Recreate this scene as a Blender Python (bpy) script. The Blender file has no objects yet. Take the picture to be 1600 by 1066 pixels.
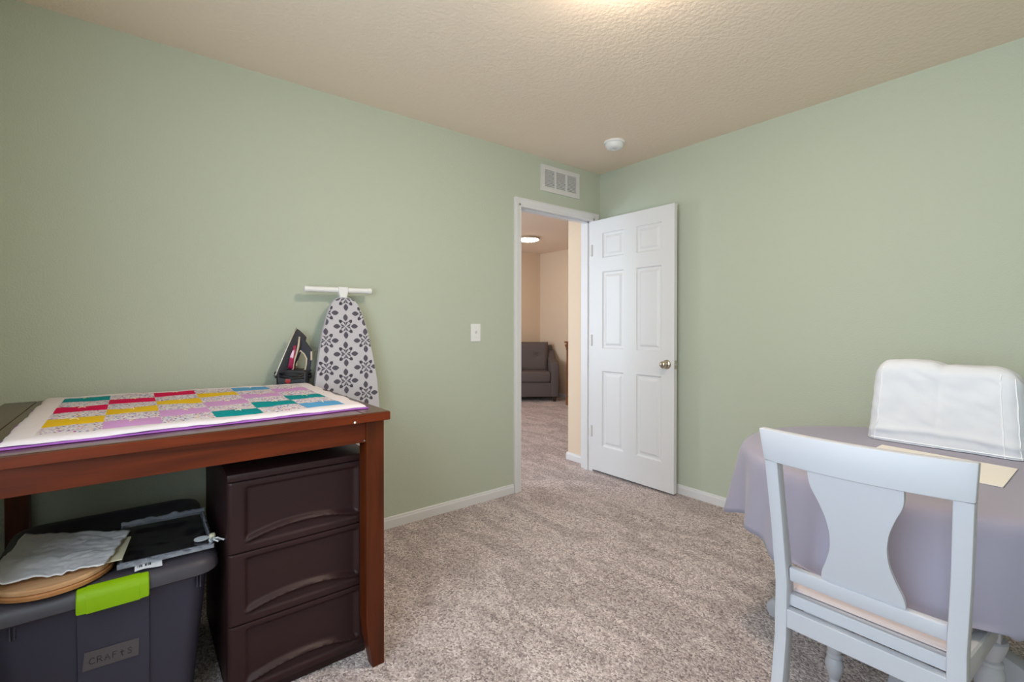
import bpy, bmesh, math, random
from mathutils import Vector, Matrix, noise
random.seed(7)
S = bpy.context.scene
COL = S.collection

# ------------------------------------------------------------------ camera
cam_d = bpy.data.cameras.new('camera')
cam = bpy.data.objects.new('camera', cam_d)
COL.objects.link(cam)
cam_d.sensor_fit = 'HORIZONTAL'
cam_d.sensor_width = 36.0
cam_d.lens = 36.0 * 738.96 / 1600.0
cam_d.shift_y = -18.9 / 1600.0
cam_d.clip_start = 0.02
cam.location = (2.6186, -3.0151, 1.1879)
cam.rotation_euler = (math.pi / 2 - 0.0067, -0.0008, 0.8986)
S.camera = cam

# ------------------------------------------------------------------ world, exposure
S.view_settings.view_transform = 'Standard'
S.view_settings.look = 'None'
S.view_settings.gamma = 1.0
S.view_settings.use_curve_mapping = False
S.view_settings.exposure = 0.07
SKY = 8.6
W = bpy.data.worlds.new('overcast_sky')
S.world = W
W.use_nodes = True
bgn = W.node_tree.nodes['Background']
bgn.inputs['Color'].default_value = (0.76, 0.89, 1.0, 1)
bgn.inputs['Strength'].default_value = SKY
LAMP_ROOM = 84.0
LAMP_HALL = 30.0
S.cycles.diffuse_bounces = 6
S.cycles.max_bounces = 12
S.cycles.sample_clamp_indirect = 8.0
S.cycles.use_denoising = True

RX, RY, H = 3.30, -3.52, 2.44          # room extent, ceiling height
WIN_X, WIN_Z = (1.35, 3.05), (0.75, 2.12)   # bedroom window in the wall behind the camera, Y = RY
HWIN_X, HWIN_Z = (-2.9, -0.9), (0.6, 2.2)    # loft window in wall at Y = HY0
HX0, HY0, HY1 = -3.55, -2.4, 2.52

def portal(name, loc, rot, sx, sy):
    l = bpy.data.lights.new(name, 'AREA')
    l.shape = 'RECTANGLE'; l.size = sx; l.size_y = sy
    l.cycles.is_portal = True
    o = bpy.data.objects.new(name, l); COL.objects.link(o)
    o.location = loc; o.rotation_euler = rot
    return o
portal('window_portal', (sum(WIN_X) / 2, RY - 0.13, sum(WIN_Z) / 2), (math.pi / 2, 0, 0), WIN_X[1] - WIN_X[0], WIN_Z[1] - WIN_Z[0])
portal('loft_window_portal', (sum(HWIN_X) / 2, HY0 - 0.13, sum(HWIN_Z) / 2), (math.pi / 2, 0, 0), HWIN_X[1] - HWIN_X[0], HWIN_Z[1] - HWIN_Z[0])

# ------------------------------------------------------------------ materials
def lin(c):
    return tuple(((x / 255 / 12.92) if x / 255 <= 0.04045 else ((x / 255 + 0.055) / 1.055) ** 2.4) for x in c)

def mat(name, col, rough=0.5, metal=0.0, spec=0.5, bump=None, var=None, sheen=0.0, coat=0.0, trans=0.0, emit=None, alpha=1.0):
    """col: linear rgb. bump=(scale, strength, distance, detail). var=(scale, amount, stretch xyz)."""
    m = bpy.data.materials.new(name); m.use_nodes = True
    nt = m.node_tree; N = nt.nodes; L = nt.links
    p = N['Principled BSDF']
    p.inputs['Base Color'].default_value = (*col, 1)
    p.inputs['Roughness'].default_value = rough
    p.inputs['Metallic'].default_value = metal
    p.inputs['Specular IOR Level'].default_value = spec
    p.inputs['Sheen Weight'].default_value = sheen
    p.inputs['Coat Weight'].default_value = coat
    p.inputs['Alpha'].default_value = alpha
    if trans: p.inputs['Transmission Weight'].default_value = trans
    if emit:
        p.inputs['Emission Color'].default_value = (*emit[0], 1)
        p.inputs['Emission Strength'].default_value = emit[1]
    tc = N.new('ShaderNodeTexCoord')
    if var:
        sc, am, st = var
        mp = N.new('ShaderNodeMapping'); mp.inputs['Scale'].default_value = st
        L.new(tc.outputs['Object'], mp.inputs['Vector'])
        nz = N.new('ShaderNodeTexNoise'); nz.inputs['Scale'].default_value = sc; nz.inputs['Detail'].default_value = 5
        L.new(mp.outputs['Vector'], nz.inputs['Vector'])
        cr = N.new('ShaderNodeValToRGB')
        lo = tuple(max(0, c * (1 - am)) for c in col); hi = tuple(min(1, c * (1 + am)) for c in col)
        cr.color_ramp.elements[0].position = 0.32; cr.color_ramp.elements[0].color = (*lo, 1)
        cr.color_ramp.elements[1].position = 0.68; cr.color_ramp.elements[1].color = (*hi, 1)
        L.new(nz.outputs['Fac'], cr.inputs['Fac'])
        L.new(cr.outputs['Color'], p.inputs['Base Color'])
    if bump:
        sc, stg, dist, det = bump
        nz = N.new('ShaderNodeTexNoise'); nz.inputs['Scale'].default_value = sc; nz.inputs['Detail'].default_value = det
        L.new(tc.outputs['Object'], nz.inputs['Vector'])
        b = N.new('ShaderNodeBump'); b.inputs['Strength'].default_value = stg; b.inputs['Distance'].default_value = dist
        L.new(nz.outputs['Fac'], b.inputs['Height'])
        L.new(b.outputs['Normal'], p.inputs['Normal'])
    return m

def carpet_mat():
    m = bpy.data.materials.new('carpet_pile'); m.use_nodes = True
    nt = m.node_tree; N = nt.nodes; L = nt.links
    p = N['Principled BSDF']; p.inputs['Roughness'].default_value = 0.95; p.inputs['Specular IOR Level'].default_value = 0.1
    p.inputs['Sheen Weight'].default_value = 0.15
    tc = N.new('ShaderNodeTexCoord')
    v = N.new('ShaderNodeTexVoronoi'); v.inputs['Scale'].default_value = 150; v.inputs['Randomness'].default_value = 1
    wob = N.new('ShaderNodeTexNoise'); wob.inputs['Scale'].default_value = 60; wob.inputs['Detail'].default_value = 3
    L.new(tc.outputs['Object'], wob.inputs['Vector'])
    ad = N.new('ShaderNodeMixRGB'); ad.blend_type = 'ADD'; ad.inputs['Fac'].default_value = 0.012
    L.new(tc.outputs['Object'], ad.inputs['Color1']); L.new(wob.outputs['Color'], ad.inputs['Color2'])
    L.new(ad.outputs['Color'], v.inputs['Vector'])
    sep = N.new('ShaderNodeSeparateColor'); L.new(v.outputs['Color'], sep.inputs['Color'])
    cr = N.new('ShaderNodeValToRGB'); e = cr.color_ramp.elements
    e[0].position = 0.0; e[0].color = (*lin((144, 128, 128)), 1)
    e[1].position = 1.0; e[1].color = (*lin((244, 232, 231)), 1)
    k = cr.color_ramp.elements.new(0.3); k.color = (*lin((192, 175, 174)), 1)
    k = cr.color_ramp.elements.new(0.7); k.color = (*lin((220, 204, 203)), 1)
    L.new(sep.outputs['Red'], cr.inputs['Fac'])
    # vacuum tracks: broad patches where the pile lies the other way
    big = N.new('ShaderNodeTexNoise'); big.inputs['Scale'].default_value = 2.3; big.inputs['Detail'].default_value = 2; big.inputs['Distortion'].default_value = 1.2
    mp = N.new('ShaderNodeMapping'); mp.inputs['Rotation'].default_value = (0, 0, 0.6); mp.inputs['Scale'].default_value = (1.0, 2.4, 1)
    L.new(tc.outputs['Object'], mp.inputs['Vector']); L.new(mp.outputs['Vector'], big.inputs['Vector'])
    br = N.new('ShaderNodeValToRGB'); br.color_ramp.elements[0].position = 0.46; br.color_ramp.elements[0].color = (0.80, 0.79, 0.785, 1)
    br.color_ramp.elements[1].position = 0.54; br.color_ramp.elements[1].color = (1, 1, 1, 1)
    L.new(big.outputs['Fac'], br.inputs['Fac'])
    mx = N.new('ShaderNodeMixRGB'); mx.blend_type = 'MULTIPLY'; mx.inputs['Fac'].default_value = 1
    L.new(cr.outputs['Color'], mx.inputs['Color1']); L.new(br.outputs['Color'], mx.inputs['Color2'])
    L.new(mx.outputs['Color'], p.inputs['Base Color'])
    b = N.new('ShaderNodeBump'); b.inputs['Strength'].default_value = 0.9; b.inputs['Distance'].default_value = 0.006; b.invert = True
    L.new(v.outputs['Distance'], b.inputs['Height']); L.new(b.outputs['Normal'], p.inputs['Normal'])
    return m

def wood_mat(name, dark, light, scale=9, axis='Y', rough=0.35, stretch=14):
    m = bpy.data.materials.new(name); m.use_nodes = True
    nt = m.node_tree; N = nt.nodes; L = nt.links
    p = N['Principled BSDF']; p.inputs['Roughness'].default_value = rough; p.inputs['Specular IOR Level'].default_value = 0.3
    tc = N.new('ShaderNodeTexCoord'); mp = N.new('ShaderNodeMapping')
    st = {'X': (1, stretch, stretch), 'Y': (stretch, 1, stretch), 'Z': (stretch, stretch, 1)}[axis]
    mp.inputs['Scale'].default_value = st
    L.new(tc.outputs['Object'], mp.inputs['Vector'])
    nz = N.new('ShaderNodeTexNoise'); nz.inputs['Scale'].default_value = scale / 3; nz.inputs['Detail'].default_value = 7; nz.inputs['Distortion'].default_value = 0.7
    L.new(mp.outputs['Vector'], nz.inputs['Vector'])
    cr = N.new('ShaderNodeValToRGB'); cr.color_ramp.elements[0].position = 0.25; cr.color_ramp.elements[0].color = (*dark, 1)
    cr.color_ramp.elements[1].position = 0.75; cr.color_ramp.elements[1].color = (*light, 1)
    L.new(nz.outputs['Fac'], cr.inputs['Fac']); L.new(cr.outputs['Color'], p.inputs['Base Color'])
    b = N.new('ShaderNodeBump'); b.inputs['Strength'].default_value = 0.08; b.inputs['Distance'].default_value = 0.002
    L.new(nz.outputs['Fac'], b.inputs['Height']); L.new(b.outputs['Normal'], p.inputs['Normal'])
    return m

def print_mat():
    """white quilting cotton with a scatter of small coloured confetti marks"""
    m = bpy.data.materials.new('confetti_print_cotton'); m.use_nodes = True
    nt = m.node_tree; N = nt.nodes; L = nt.links
    p = N['Principled BSDF']; p.inputs['Roughness'].default_value = 0.9; p.inputs['Specular IOR Level'].default_value = 0.2
    tc = N.new('ShaderNodeTexCoord')
    v = N.new('ShaderNodeTexVoronoi'); v.inputs['Scale'].default_value = 125
    mp = N.new('ShaderNodeMapping'); mp.inputs['Rotation'].default_value = (0, 0, 0.7); mp.inputs['Scale'].default_value = (1, 1, 0.02)
    L.new(tc.outputs['Object'], mp.inputs['Vector']); L.new(mp.outputs['Vector'], v.inputs['Vector'])
    lt = N.new('ShaderNodeMath'); lt.operation = 'LESS_THAN'; lt.inputs[1].default_value = 0.40
    L.new(v.outputs['Distance'], lt.inputs[0])
    sep = N.new('ShaderNodeSeparateColor'); L.new(v.outputs['Color'], sep.inputs['Color'])
    cr = N.new('ShaderNodeValToRGB'); cr.color_ramp.interpolation = 'CONSTANT'; E_ = cr.color_ramp.elements
    E_[0].position = 0; E_[0].color = (*lin((70, 70, 150)), 1)
    E_[1].position = 0.22; E_[1].color = (*lin((190, 90, 160)), 1)
    for pos, c in ((0.4, (60, 130, 170)), (0.55, (215, 170, 90)), (0.7, (230, 225, 230)), (0.88, (120, 60, 120))):
        q = E_.new(pos); q.color = (*lin(c), 1)
    L.new(sep.outputs['Green'], cr.inputs['Fac'])
    mx = N.new('ShaderNodeMixRGB'); mx.inputs['Color1'].default_value = (*lin((206, 196, 202)), 1)
    L.new(lt.outputs[0], mx.inputs['Fac']); L.new(cr.outputs['Color'], mx.inputs['Color2'])
    L.new(mx.outputs['Color'], p.inputs['Base Color'])
    return m

def clear_mat(name, tint=(1, 1, 1), gloss=0.12, rough=0.08, bump=None):
    """thin clear sheet: see-through with a fresnel sheen"""
    m = bpy.data.materials.new(name); m.use_nodes = True
    nt = m.node_tree; N = nt.nodes; L = nt.links
    for n in list(N):
        if n.type == 'BSDF_PRINCIPLED': N.remove(n)
    out = [n for n in N if n.type == 'OUTPUT_MATERIAL'][0]
    t = N.new('ShaderNodeBsdfTransparent'); t.inputs['Color'].default_value = (*tint, 1)
    g = N.new('ShaderNodeBsdfGlossy'); g.inputs['Roughness'].default_value = rough
    fr = N.new('ShaderNodeLayerWeight'); fr.inputs['Blend'].default_value = 0.25
    mr = N.new('ShaderNodeMapRange'); mr.inputs['To Min'].default_value = gloss * 0.35; mr.inputs['To Max'].default_value = min(1, gloss * 4)
    L.new(fr.outputs['Facing'], mr.inputs['Value'])
    mx = N.new('ShaderNodeMixShader')
    L.new(mr.outputs['Result'], mx.inputs['Fac']); L.new(t.outputs[0], mx.inputs[1]); L.new(g.outputs[0], mx.inputs[2])
    L.new(mx.outputs[0], out.inputs['Surface'])
    if bump:
        tc = N.new('ShaderNodeTexCoord'); nz = N.new('ShaderNodeTexNoise'); nz.inputs['Scale'].default_value = bump[0]
        L.new(tc.outputs['Object'], nz.inputs['Vector'])
        b = N.new('ShaderNodeBump'); b.inputs['Strength'].default_value = bump[1]; b.inputs['Distance'].default_value = bump[2]
        L.new(nz.outputs['Fac'], b.inputs['Height']); L.new(b.outputs['Normal'], g.inputs['Normal']); L.new(b.outputs['Normal'], fr.inputs['Normal'])
    return m

M = {}
M['green'] = mat('sage_green_wall_paint', lin((190, 197, 181)), 0.7, spec=0.3, bump=(150, 0.5, 0.004, 3))
M['cream'] = mat('cream_hall_paint', lin((226, 206, 184)), 0.75, spec=0.25, bump=(170, 0.3, 0.002, 3))
M['ceil'] = mat('ceiling_paint', lin((240, 223, 206)), 0.9, spec=0.1, bump=(60, 0.55, 0.006, 4))
M['carpet'] = carpet_mat()
M['white'] = mat('white_semi_gloss_paint', lin((224, 223, 226)), 0.35, spec=0.4)
M['chairwhite'] = mat('white_chair_lacquer', lin((188, 188, 196)), 0.45, spec=0.4)
M['plastic_w'] = mat('white_plastic', lin((236, 236, 238)), 0.4)
M['slot'] = mat('dark_slot', lin((70, 68, 68)), 0.8)
M['ventback'] = mat('vent_interior_grey', lin((96, 94, 94)), 0.8)
M['louver'] = mat('vent_enamel', lin((216, 214, 214)), 0.5)
M['nickel'] = mat('satin_nickel', (0.55, 0.49, 0.40), 0.28, metal=1.0)
M['steel'] = mat('dull_steel', (0.55, 0.55, 0.56), 0.4, metal=1.0)
M['desk'] = wood_mat('reddish_cherry_wood', lin((70, 24, 6)), lin((112, 42, 10)), 8, 'Y', 0.42)
M['deskz'] = wood_mat('cherry_wood_upright_grain', lin((62, 24, 4)), lin((98, 40, 8)), 8, 'Z', 0.42)
M['desktop'] = wood_mat('cherry_table_top', lin((62, 38, 22)), lin((90, 58, 36)), 8, 'Y', 0.22)
M['brown'] = mat('dark_brown_plastic', lin((48, 26, 28)), 0.45, spec=0.32, bump=(400, 0.05, 0.001, 2))
M['grey'] = mat('slate_grey_plastic', lin((60, 58, 74)), 0.5, spec=0.35, bump=(300, 0.05, 0.001, 2))
M['lid'] = mat('charcoal_lid_plastic', lin((66, 62, 70)), 0.45, spec=0.4)
M['lime'] = mat('lime_green_plastic', lin((132, 172, 0)), 0.45, spec=0.3)
M['tape'] = mat('translucent_tape_label', lin((86, 80, 84)), 0.3)
M['ink'] = mat('black_marker_ink', lin((28, 26, 30)), 0.6)
M['cloth'] = mat('grey_linen', lin((152, 147, 165)), 0.95, spec=0.1, sheen=0.2, bump=(900, 0.25, 0.001, 2))
M['cover'] = mat('white_cotton_cover', lin((214, 216, 224)), 0.8, spec=0.25, bump=(22, 0.18, 0.006, 2))
M['seam'] = mat('white_seam', lin((244, 244, 248)), 0.7)
M['paper'] = mat('cream_paper', lin((236, 230, 224)), 0.8, spec=0.2)
M['cushion'] = mat('blush_beige_upholstery', lin((192, 179, 179)), 0.9, spec=0.15)
M['qwhite'] = mat('white_cotton', lin((220, 210, 214)), 0.9, spec=0.15, bump=(90, 0.35, 0.003, 2))
M['qpurple'] = mat('purple_backing', lin((160, 96, 180)), 0.9, spec=0.15)
M['print'] = print_mat()
QC = {'teal': (0, 134, 140), 'crimson': (206, 0, 76), 'yellow': (222, 180, 26), 'lilac': (198, 146, 198), 'blue': (84, 150, 196)}
for k, c in QC.items():
    M['q' + k] = mat(k + '_cotton', lin(c), 0.9, spec=0.15, bump=(110, 0.4, 0.003, 2))
M['thread'] = mat('cream_yarn', lin((236, 224, 180)), 0.9)
M['bcover'] = mat('light_grey_board_cover', lin((200, 196, 204)), 0.85, spec=0.2)
M['motif'] = mat('charcoal_print', lin((92, 88, 100)), 0.85, spec=0.2)
M['irond'] = mat('iron_charcoal_plastic', lin((46, 44, 52)), 0.5, spec=0.3)
M['ironb'] = mat('iron_black_plastic', lin((24, 22, 26)), 0.35)
M['irontrim'] = mat('iron_champagne_trim', lin((206, 190, 168)), 0.3)
M['solemetal'] = mat('champagne_soleplate', (0.38, 0.32, 0.26), 0.45, metal=1.0)
M['tank'] = mat('magenta_water_tank', lin((176, 30, 84)), 0.1, spec=0.8, coat=0.5)
M['red'] = mat('red_dial', lin((200, 40, 40)), 0.3)
M['tissue'] = mat('white_tissue_paper', lin((234, 230, 234)), 0.6, spec=0.3, bump=(40, 0.35, 0.006, 3))
M['card'] = mat('cream_card', lin((226, 216, 186)), 0.8)
M['ply'] = wood_mat('pale_beech_wood', lin((186, 138, 98)), lin((218, 174, 132)), 10, 'Y', 0.5)
M['plydark'] = wood_mat('tan_beech_rim', lin((166, 112, 68)), lin((190, 136, 88)), 10, 'Y', 0.5)
M['film'] = clear_mat('clear_plastic_film', (0.93, 0.94, 0.97), 0.16, 0.12, (9, 0.25, 0.01))
M['filmedge'] = mat('crumpled_film_edge', lin((176, 178, 190)), 0.15, spec=0.8, alpha=0.55, bump=(70, 0.8, 0.01, 4))
M['glass'] = clear_mat('window_glass', (0.97, 0.98, 0.98), 0.06, 0.0)
M['blackboard'] = mat('black_art_board', lin((40, 38, 44)), 0.5)
M['barcode'] = mat('white_tag', lin((226, 226, 232)), 0.6)
M['sofa'] = mat('grey_woven_upholstery', lin((102, 93, 92)), 0.95, spec=0.1, bump=(260, 0.4, 0.002, 3), var=(180, 0.12, (1, 1, 1)))
M['sofaleg'] = mat('dark_wood_foot', lin((52, 34, 26)), 0.4)
M['newel'] = wood_mat('oak_stained_newel', lin((110, 66, 38)), lin((146, 92, 56)), 8, 'Z', 0.4)
M['glow'] = mat('lamp_glass', (0.9, 0.88, 0.84), 0.4, emit=((1.0, 0.84, 0.66), LAMP_ROOM))
M['glowh'] = mat('hall_lamp_glass', (0.9, 0.88, 0.84), 0.4, emit=((1.0, 0.84, 0.68), LAMP_HALL))

# ------------------------------------------------------------------ mesh helpers
class MB:
    def __init__(s): s.bm = bmesh.new()
    def box(s, lo, hi, bev=0.0, seg=2):
        t = bmesh.new()
        bmesh.ops.create_cube(t, size=1)
        for v in t.verts:
            v.co = Vector(((lo[i] + hi[i]) / 2 + v.co[i] * (hi[i] - lo[i]) for i in range(3)))
        if bev: bmesh.ops.bevel(t, geom=list(t.edges), offset=bev, segments=seg, profile=0.5, affect='EDGES')
        return s.merge(t)
    def merge(s, t, mtx=None):
        if mtx is not None: bmesh.ops.transform(t, matrix=mtx, verts=t.verts)
        me = bpy.data.meshes.new('tmp'); t.to_mesh(me); t.free()
        s.bm.from_mesh(me); bpy.data.meshes.remove(me)
        return s
    def data(s, verts, faces):
        vs = [s.bm.verts.new(v) for v in verts]
        for f in faces:
            try: s.bm.faces.new([vs[i] for i in f])
            except ValueError: pass
        return s
    def prism(s, poly, ax, a, b, bev=0.0):
        """poly: list of 2D points in the plane normal to ax (order: remaining axes), extruded from a to b"""
        i = 'xyz'.index(ax); o = [k for k in range(3) if k != i]
        t = bmesh.new(); n = len(poly); V = []
        for w in (a, b):
            for q in poly:
                c = [0, 0, 0]; c[i] = w; c[o[0]] = q[0]; c[o[1]] = q[1]; V.append(t.verts.new(c))
        t.faces.new(V[:n]); t.faces.new(V[n:][::-1])
        for k in range(n): t.faces.new((V[k], V[(k + 1) % n], V[n + (k + 1) % n], V[n + k]))
        bmesh.ops.recalc_face_normals(t, faces=t.faces)
        if bev: bmesh.ops.bevel(t, geom=list(t.edges), offset=bev, segments=2, profile=0.5, affect='EDGES')
        return s.merge(t)
    def lathe(s, prof, c, n=32, ax='z', sgn=1):
        t = bmesh.new(); R = []
        for r, h in prof:
            ring = []
            for k in range(n):
                a = 2 * math.pi * k / n
                p = (r * math.cos(a), r * math.sin(a), h * sgn)
                if ax == 'z': q = (c[0] + p[0], c[1] + p[1], c[2] + p[2])
                elif ax == 'y': q = (c[0] + p[0], c[1] + p[2], c[2] + p[1])
                else: q = (c[0] + p[2], c[1] + p[0], c[2] + p[1])
                ring.append(t.verts.new(q))
            R.append(ring)
        for i in range(len(R) - 1):
            for k in range(n): t.faces.new((R[i][k], R[i][(k + 1) % n], R[i + 1][(k + 1) % n], R[i + 1][k]))
        if prof[0][0] > 1e-6: t.faces.new(R[0][::-1])
        if prof[-1][0] > 1e-6: t.faces.new(R[-1])
        bmesh.ops.remove_doubles(t, verts=t.verts, dist=1e-6)
        bmesh.ops.recalc_face_normals(t, faces=t.faces)
        return s.merge(t)
    def tube(s, pts, r, n=8, closed=False, flat=None):
        pts = [Vector(p) for p in pts]; R = []; t = bmesh.new(); m = len(pts)
        up = Vector((0.13, 0.21, 0.97))
        for i, p in enumerate(pts):
            a = pts[(i - 1) % m] if (closed or i) else p
            b = pts[(i + 1) % m] if (closed or i < m - 1) else p
            d = (b - a).normalized()
            x = d.cross(up).normalized(); y = x.cross(d)
            rr = r[i] if isinstance(r, (list, tuple)) else r
            R.append([t.verts.new(p + (x * math.cos(2 * math.pi * k / n) + y * math.sin(2 * math.pi * k / n)) * rr) for k in range(n)])
        for i in range(m if closed else m - 1):
            A, B = R[i], R[(i + 1) % m]
            for k in range(n): t.faces.new((A[k], A[(k + 1) % n], B[(k + 1) % n], B[k]))
        if not closed: t.faces.new(R[0][::-1]); t.faces.new(R[-1])
        bmesh.ops.recalc_face_normals(t, faces=t.faces)
        return s.merge(t)
    def grid(s, fn, nu, nv):
        V = [fn(u / nu, v / nv) for v in range(nv + 1) for u in range(nu + 1)]
        F = [(v * (nu + 1) + u, v * (nu + 1) + u + 1, (v + 1) * (nu + 1) + u + 1, (v + 1) * (nu + 1) + u) for v in range(nv) for u in range(nu)]
        return s.data(V, F)
    def loft(s, rings, cap=True):
        n = len(rings[0]); t = bmesh.new()
        R = [[t.verts.new(p) for p in r] for r in rings]
        for i in range(len(R) - 1):
            for k in range(n): t.faces.new((R[i][k], R[i][(k + 1) % n], R[i + 1][(k + 1) % n], R[i + 1][k]))
        if cap: t.faces.new(R[0][::-1]); t.faces.new(R[-1])
        bmesh.ops.recalc_face_normals(t, faces=t.faces)
        return s.merge(t)

BASE = {}
def obj(name, mb, m, parent=None, smooth=None, recalc=False):
    bm = mb.bm
    if recalc: bmesh.ops.recalc_face_normals(bm, faces=bm.faces)
    off = BASE.get(parent.name) if parent else None
    me = bpy.data.meshes.new(name)
    if off is not None: bmesh.ops.translate(bm, verts=bm.verts, vec=-off)
    bm.to_mesh(me); bm.free()
    if isinstance(m, str): m = M[m]
    me.materials.append(m)
    if smooth is not None:
        me.polygons.foreach_set('use_smooth', [True] * len(me.polygons))
        if smooth < 170: me.set_sharp_from_angle(angle=math.radians(smooth))
    o = bpy.data.objects.new(name, me); COL.objects.link(o)
    if parent: o.parent = parent; BASE[o.name] = off
    else: BASE[o.name] = Vector((0, 0, 0))
    return o
def tag(o, label, cat, group=None):
    o['label'] = label; o['category'] = cat
    if group: o['group'] = group
    return o
def thing(name, label, cat, loc, group=None):
    o = bpy.data.objects.new(name, None); COL.objects.link(o)
    o.empty_display_size = 0.1; o.location = loc; BASE[o.name] = Vector(loc)
    return tag(o, label, cat, group)
def struct(name, mb, m, label=None, smooth=None):
    o = obj(name, mb, m, None, smooth); o['kind'] = 'structure'
    if label: o['label'] = label
    return o
def box(lo, hi, bev=0.0, seg=2): return MB().box(lo, hi, bev, seg)
def rrect(x0, x1, y0, y1, r, n=6):
    P = []
    for cx, cy, a0 in ((x1 - r, y1 - r, 0), (x0 + r, y1 - r, 90), (x0 + r, y0 + r, 180), (x1 - r, y0 + r, 270)):
        for k in range(n + 1):
            a = math.radians(a0 + 90 * k / n); P.append((cx + r * math.cos(a), cy + r * math.sin(a)))
    return P
def piece_copy(o, delta):
    c = o.copy(); COL.objects.link(c); c.location = Vector(o.location) + Vector(delta); BASE[c.name] = BASE[o.name]
    return c

# ------------------------------------------------------------------ room shell
T = 0.12
OP0, OP1, OPZ = -0.857, -0.095, 2.045     # door opening
struct('floor', MB().data([(HX0 - .1, HY0 - .1, 0), (RX + .1, HY0 - .1, 0), (RX + .1, HY1 + .1, 0), (HX0 - .1, HY1 + .1, 0), (HX0 - .1, RY - .1, 0), (RX + .1, RY - .1, 0)],
       [(0, 1, 2, 3), (4, 5, 1, 0)]), 'carpet', 'speckled beige cut pile carpet covering the floor')
struct('ceiling', box((-T, RY - T, H), (RX + T, T, H + .1)), 'ceil', 'textured tan ceiling of the room')
struct('ceiling_hall', box((HX0 - T, HY0 - T, H + .001), (-T, HY1 + T, H + .1)), 'ceil', 'tan ceiling of the loft beyond the door')
wl = MB().box((-T, RY - T, 0), (0, OP0 - .02, H)).box((-T, OP0 - .02, OPZ + .02), (0, OP1 + .02, H)).box((-T, OP1 + .02, 0), (0, 0, H))
o = struct('wall_left', wl, 'green', 'sage green wall with the doorway and vent')
o.data.materials.append(M['cream'])
for p in o.data.polygons:
    if p.normal.x < -0.9: p.material_index = 1
struct('wall_right', box((0, 0, 0), (RX + T, T, H)), 'green', 'sage green wall behind the open door and round table')
struct('wall_hall', box((-0.365, 0.0, 0), (-0.001, HY1, H)), 'cream', 'cream hall wall end beside the doorway', )
def wall_with_hole_y(y0, y1, xa, xb, hx, hz):
    return MB().box((xa, y0, 0), (hx[0], y1, H)).box((hx[1], y0, 0), (xb, y1, H)).box((hx[0], y0, 0), (hx[1], y1, hz[0])).box((hx[0], y0, hz[1]), (hx[1], y1, H))
struct('wall_back', wall_with_hole_y(RY - T, RY, 0, RX + T, WIN_X, WIN_Z), 'green', 'sage green wall with the bedroom window')
struct('wall_side', box((RX, RY, 0), (RX + T, 0, H)), 'green', 'sage green wall across from the doorway wall')
struct('wall_loft_far', box((HX0 - T, HY0 - T, 0), (HX0, HY1 + T, H)), 'cream', 'cream loft wall behind the armchair')
struct('wall_loft_side', box((HX0, HY1, 0), (-.001, HY1 + T, H)), 'cream', 'cream loft wall right of the armchair')
struct('wall_loft_window', wall_with_hole_y(HY0 - T, HY0, HX0, -T, HWIN_X, HWIN_Z), 'cream', 'cream loft wall with the loft window')

def window(name, along, a, z, c0, c1, label):
    w = bpy.data.objects.new(name, None); COL.objects.link(w); w['kind'] = 'structure'; w['label'] = label
    BASE[name] = Vector((0, 0, 0))
    def bx(a0, a1, z0, z1, d0, d1):
        return ((d0, a0, z0), (d1, a1, z1)) if along == 'y' else ((a0, d0, z0), (a1, d1, z1))
    m = (a[0] + a[1]) / 2; f = 0.045
    mb = MB()
    for r in ((a[0], a[0] + f, *z), (a[1] - f, a[1], *z), (a[0], a[1], z[0], z[0] + f), (a[0], a[1], z[1] - f, z[1]), (m - .03, m + .03, *z)):
        mb.box(*bx(r[0], r[1], r[2], r[3], c0, c1))
    obj('window_frame', mb, 'white', w)
    cm = (c0 + c1) / 2
    for a0, a1 in ((a[0] + f, m - .03), (m + .03, a[1] - f)):
        obj('pane', box(*bx(a0, a1, z[0] + f, z[1] - f, cm - .002, cm + .002)), 'glass', w)
window('window_1', 'x', WIN_X, WIN_Z, RY - .09, RY - .03, 'white framed bedroom window')
window('window_2', 'x', HWIN_X, HWIN_Z, HY0 - .09, HY0 - .03, 'white framed loft window')

def baseboard(name, ax, w, d, a0, a1, label, h=0.064, t=0.013):
    """ax: the axis it runs along; w: wall coordinate; d: +1/-1 direction out of the wall"""
    poly = [(w, 0), (w + d * t, 0), (w + d * t, h * 0.72), (w + d * t * 0.75, h * 0.82), (w + d * t * 0.7, h * 0.94), (w + d * t * 0.35, h), (w, h)]
    o = MB()
    o.prism(poly, 'y' if ax == 'y' else 'x', a0, a1)
    return struct(name, o, 'white', label)
baseboard('baseboard_left', 'y', 0, 1, RY, -0.921, 'white baseboard along the wall under the light switch')
baseboard('baseboard_right', 'x', 0, -1, 0, RX, 'white baseboard along the wall behind the door and table')
baseboard('baseboard_hall', 'x', 0, -1, -0.378, -T, 'short white baseboard on the cream hall wall')
baseboard('baseboard_loft_side', 'x', HY1, -1, HX0, -0.365, 'white baseboard on the loft wall beside the armchair')
baseboard('baseboard_loft_far', 'y', HX0, 1, HY0, HY1, 'white baseboard on the loft wall behind the armchair')

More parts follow.
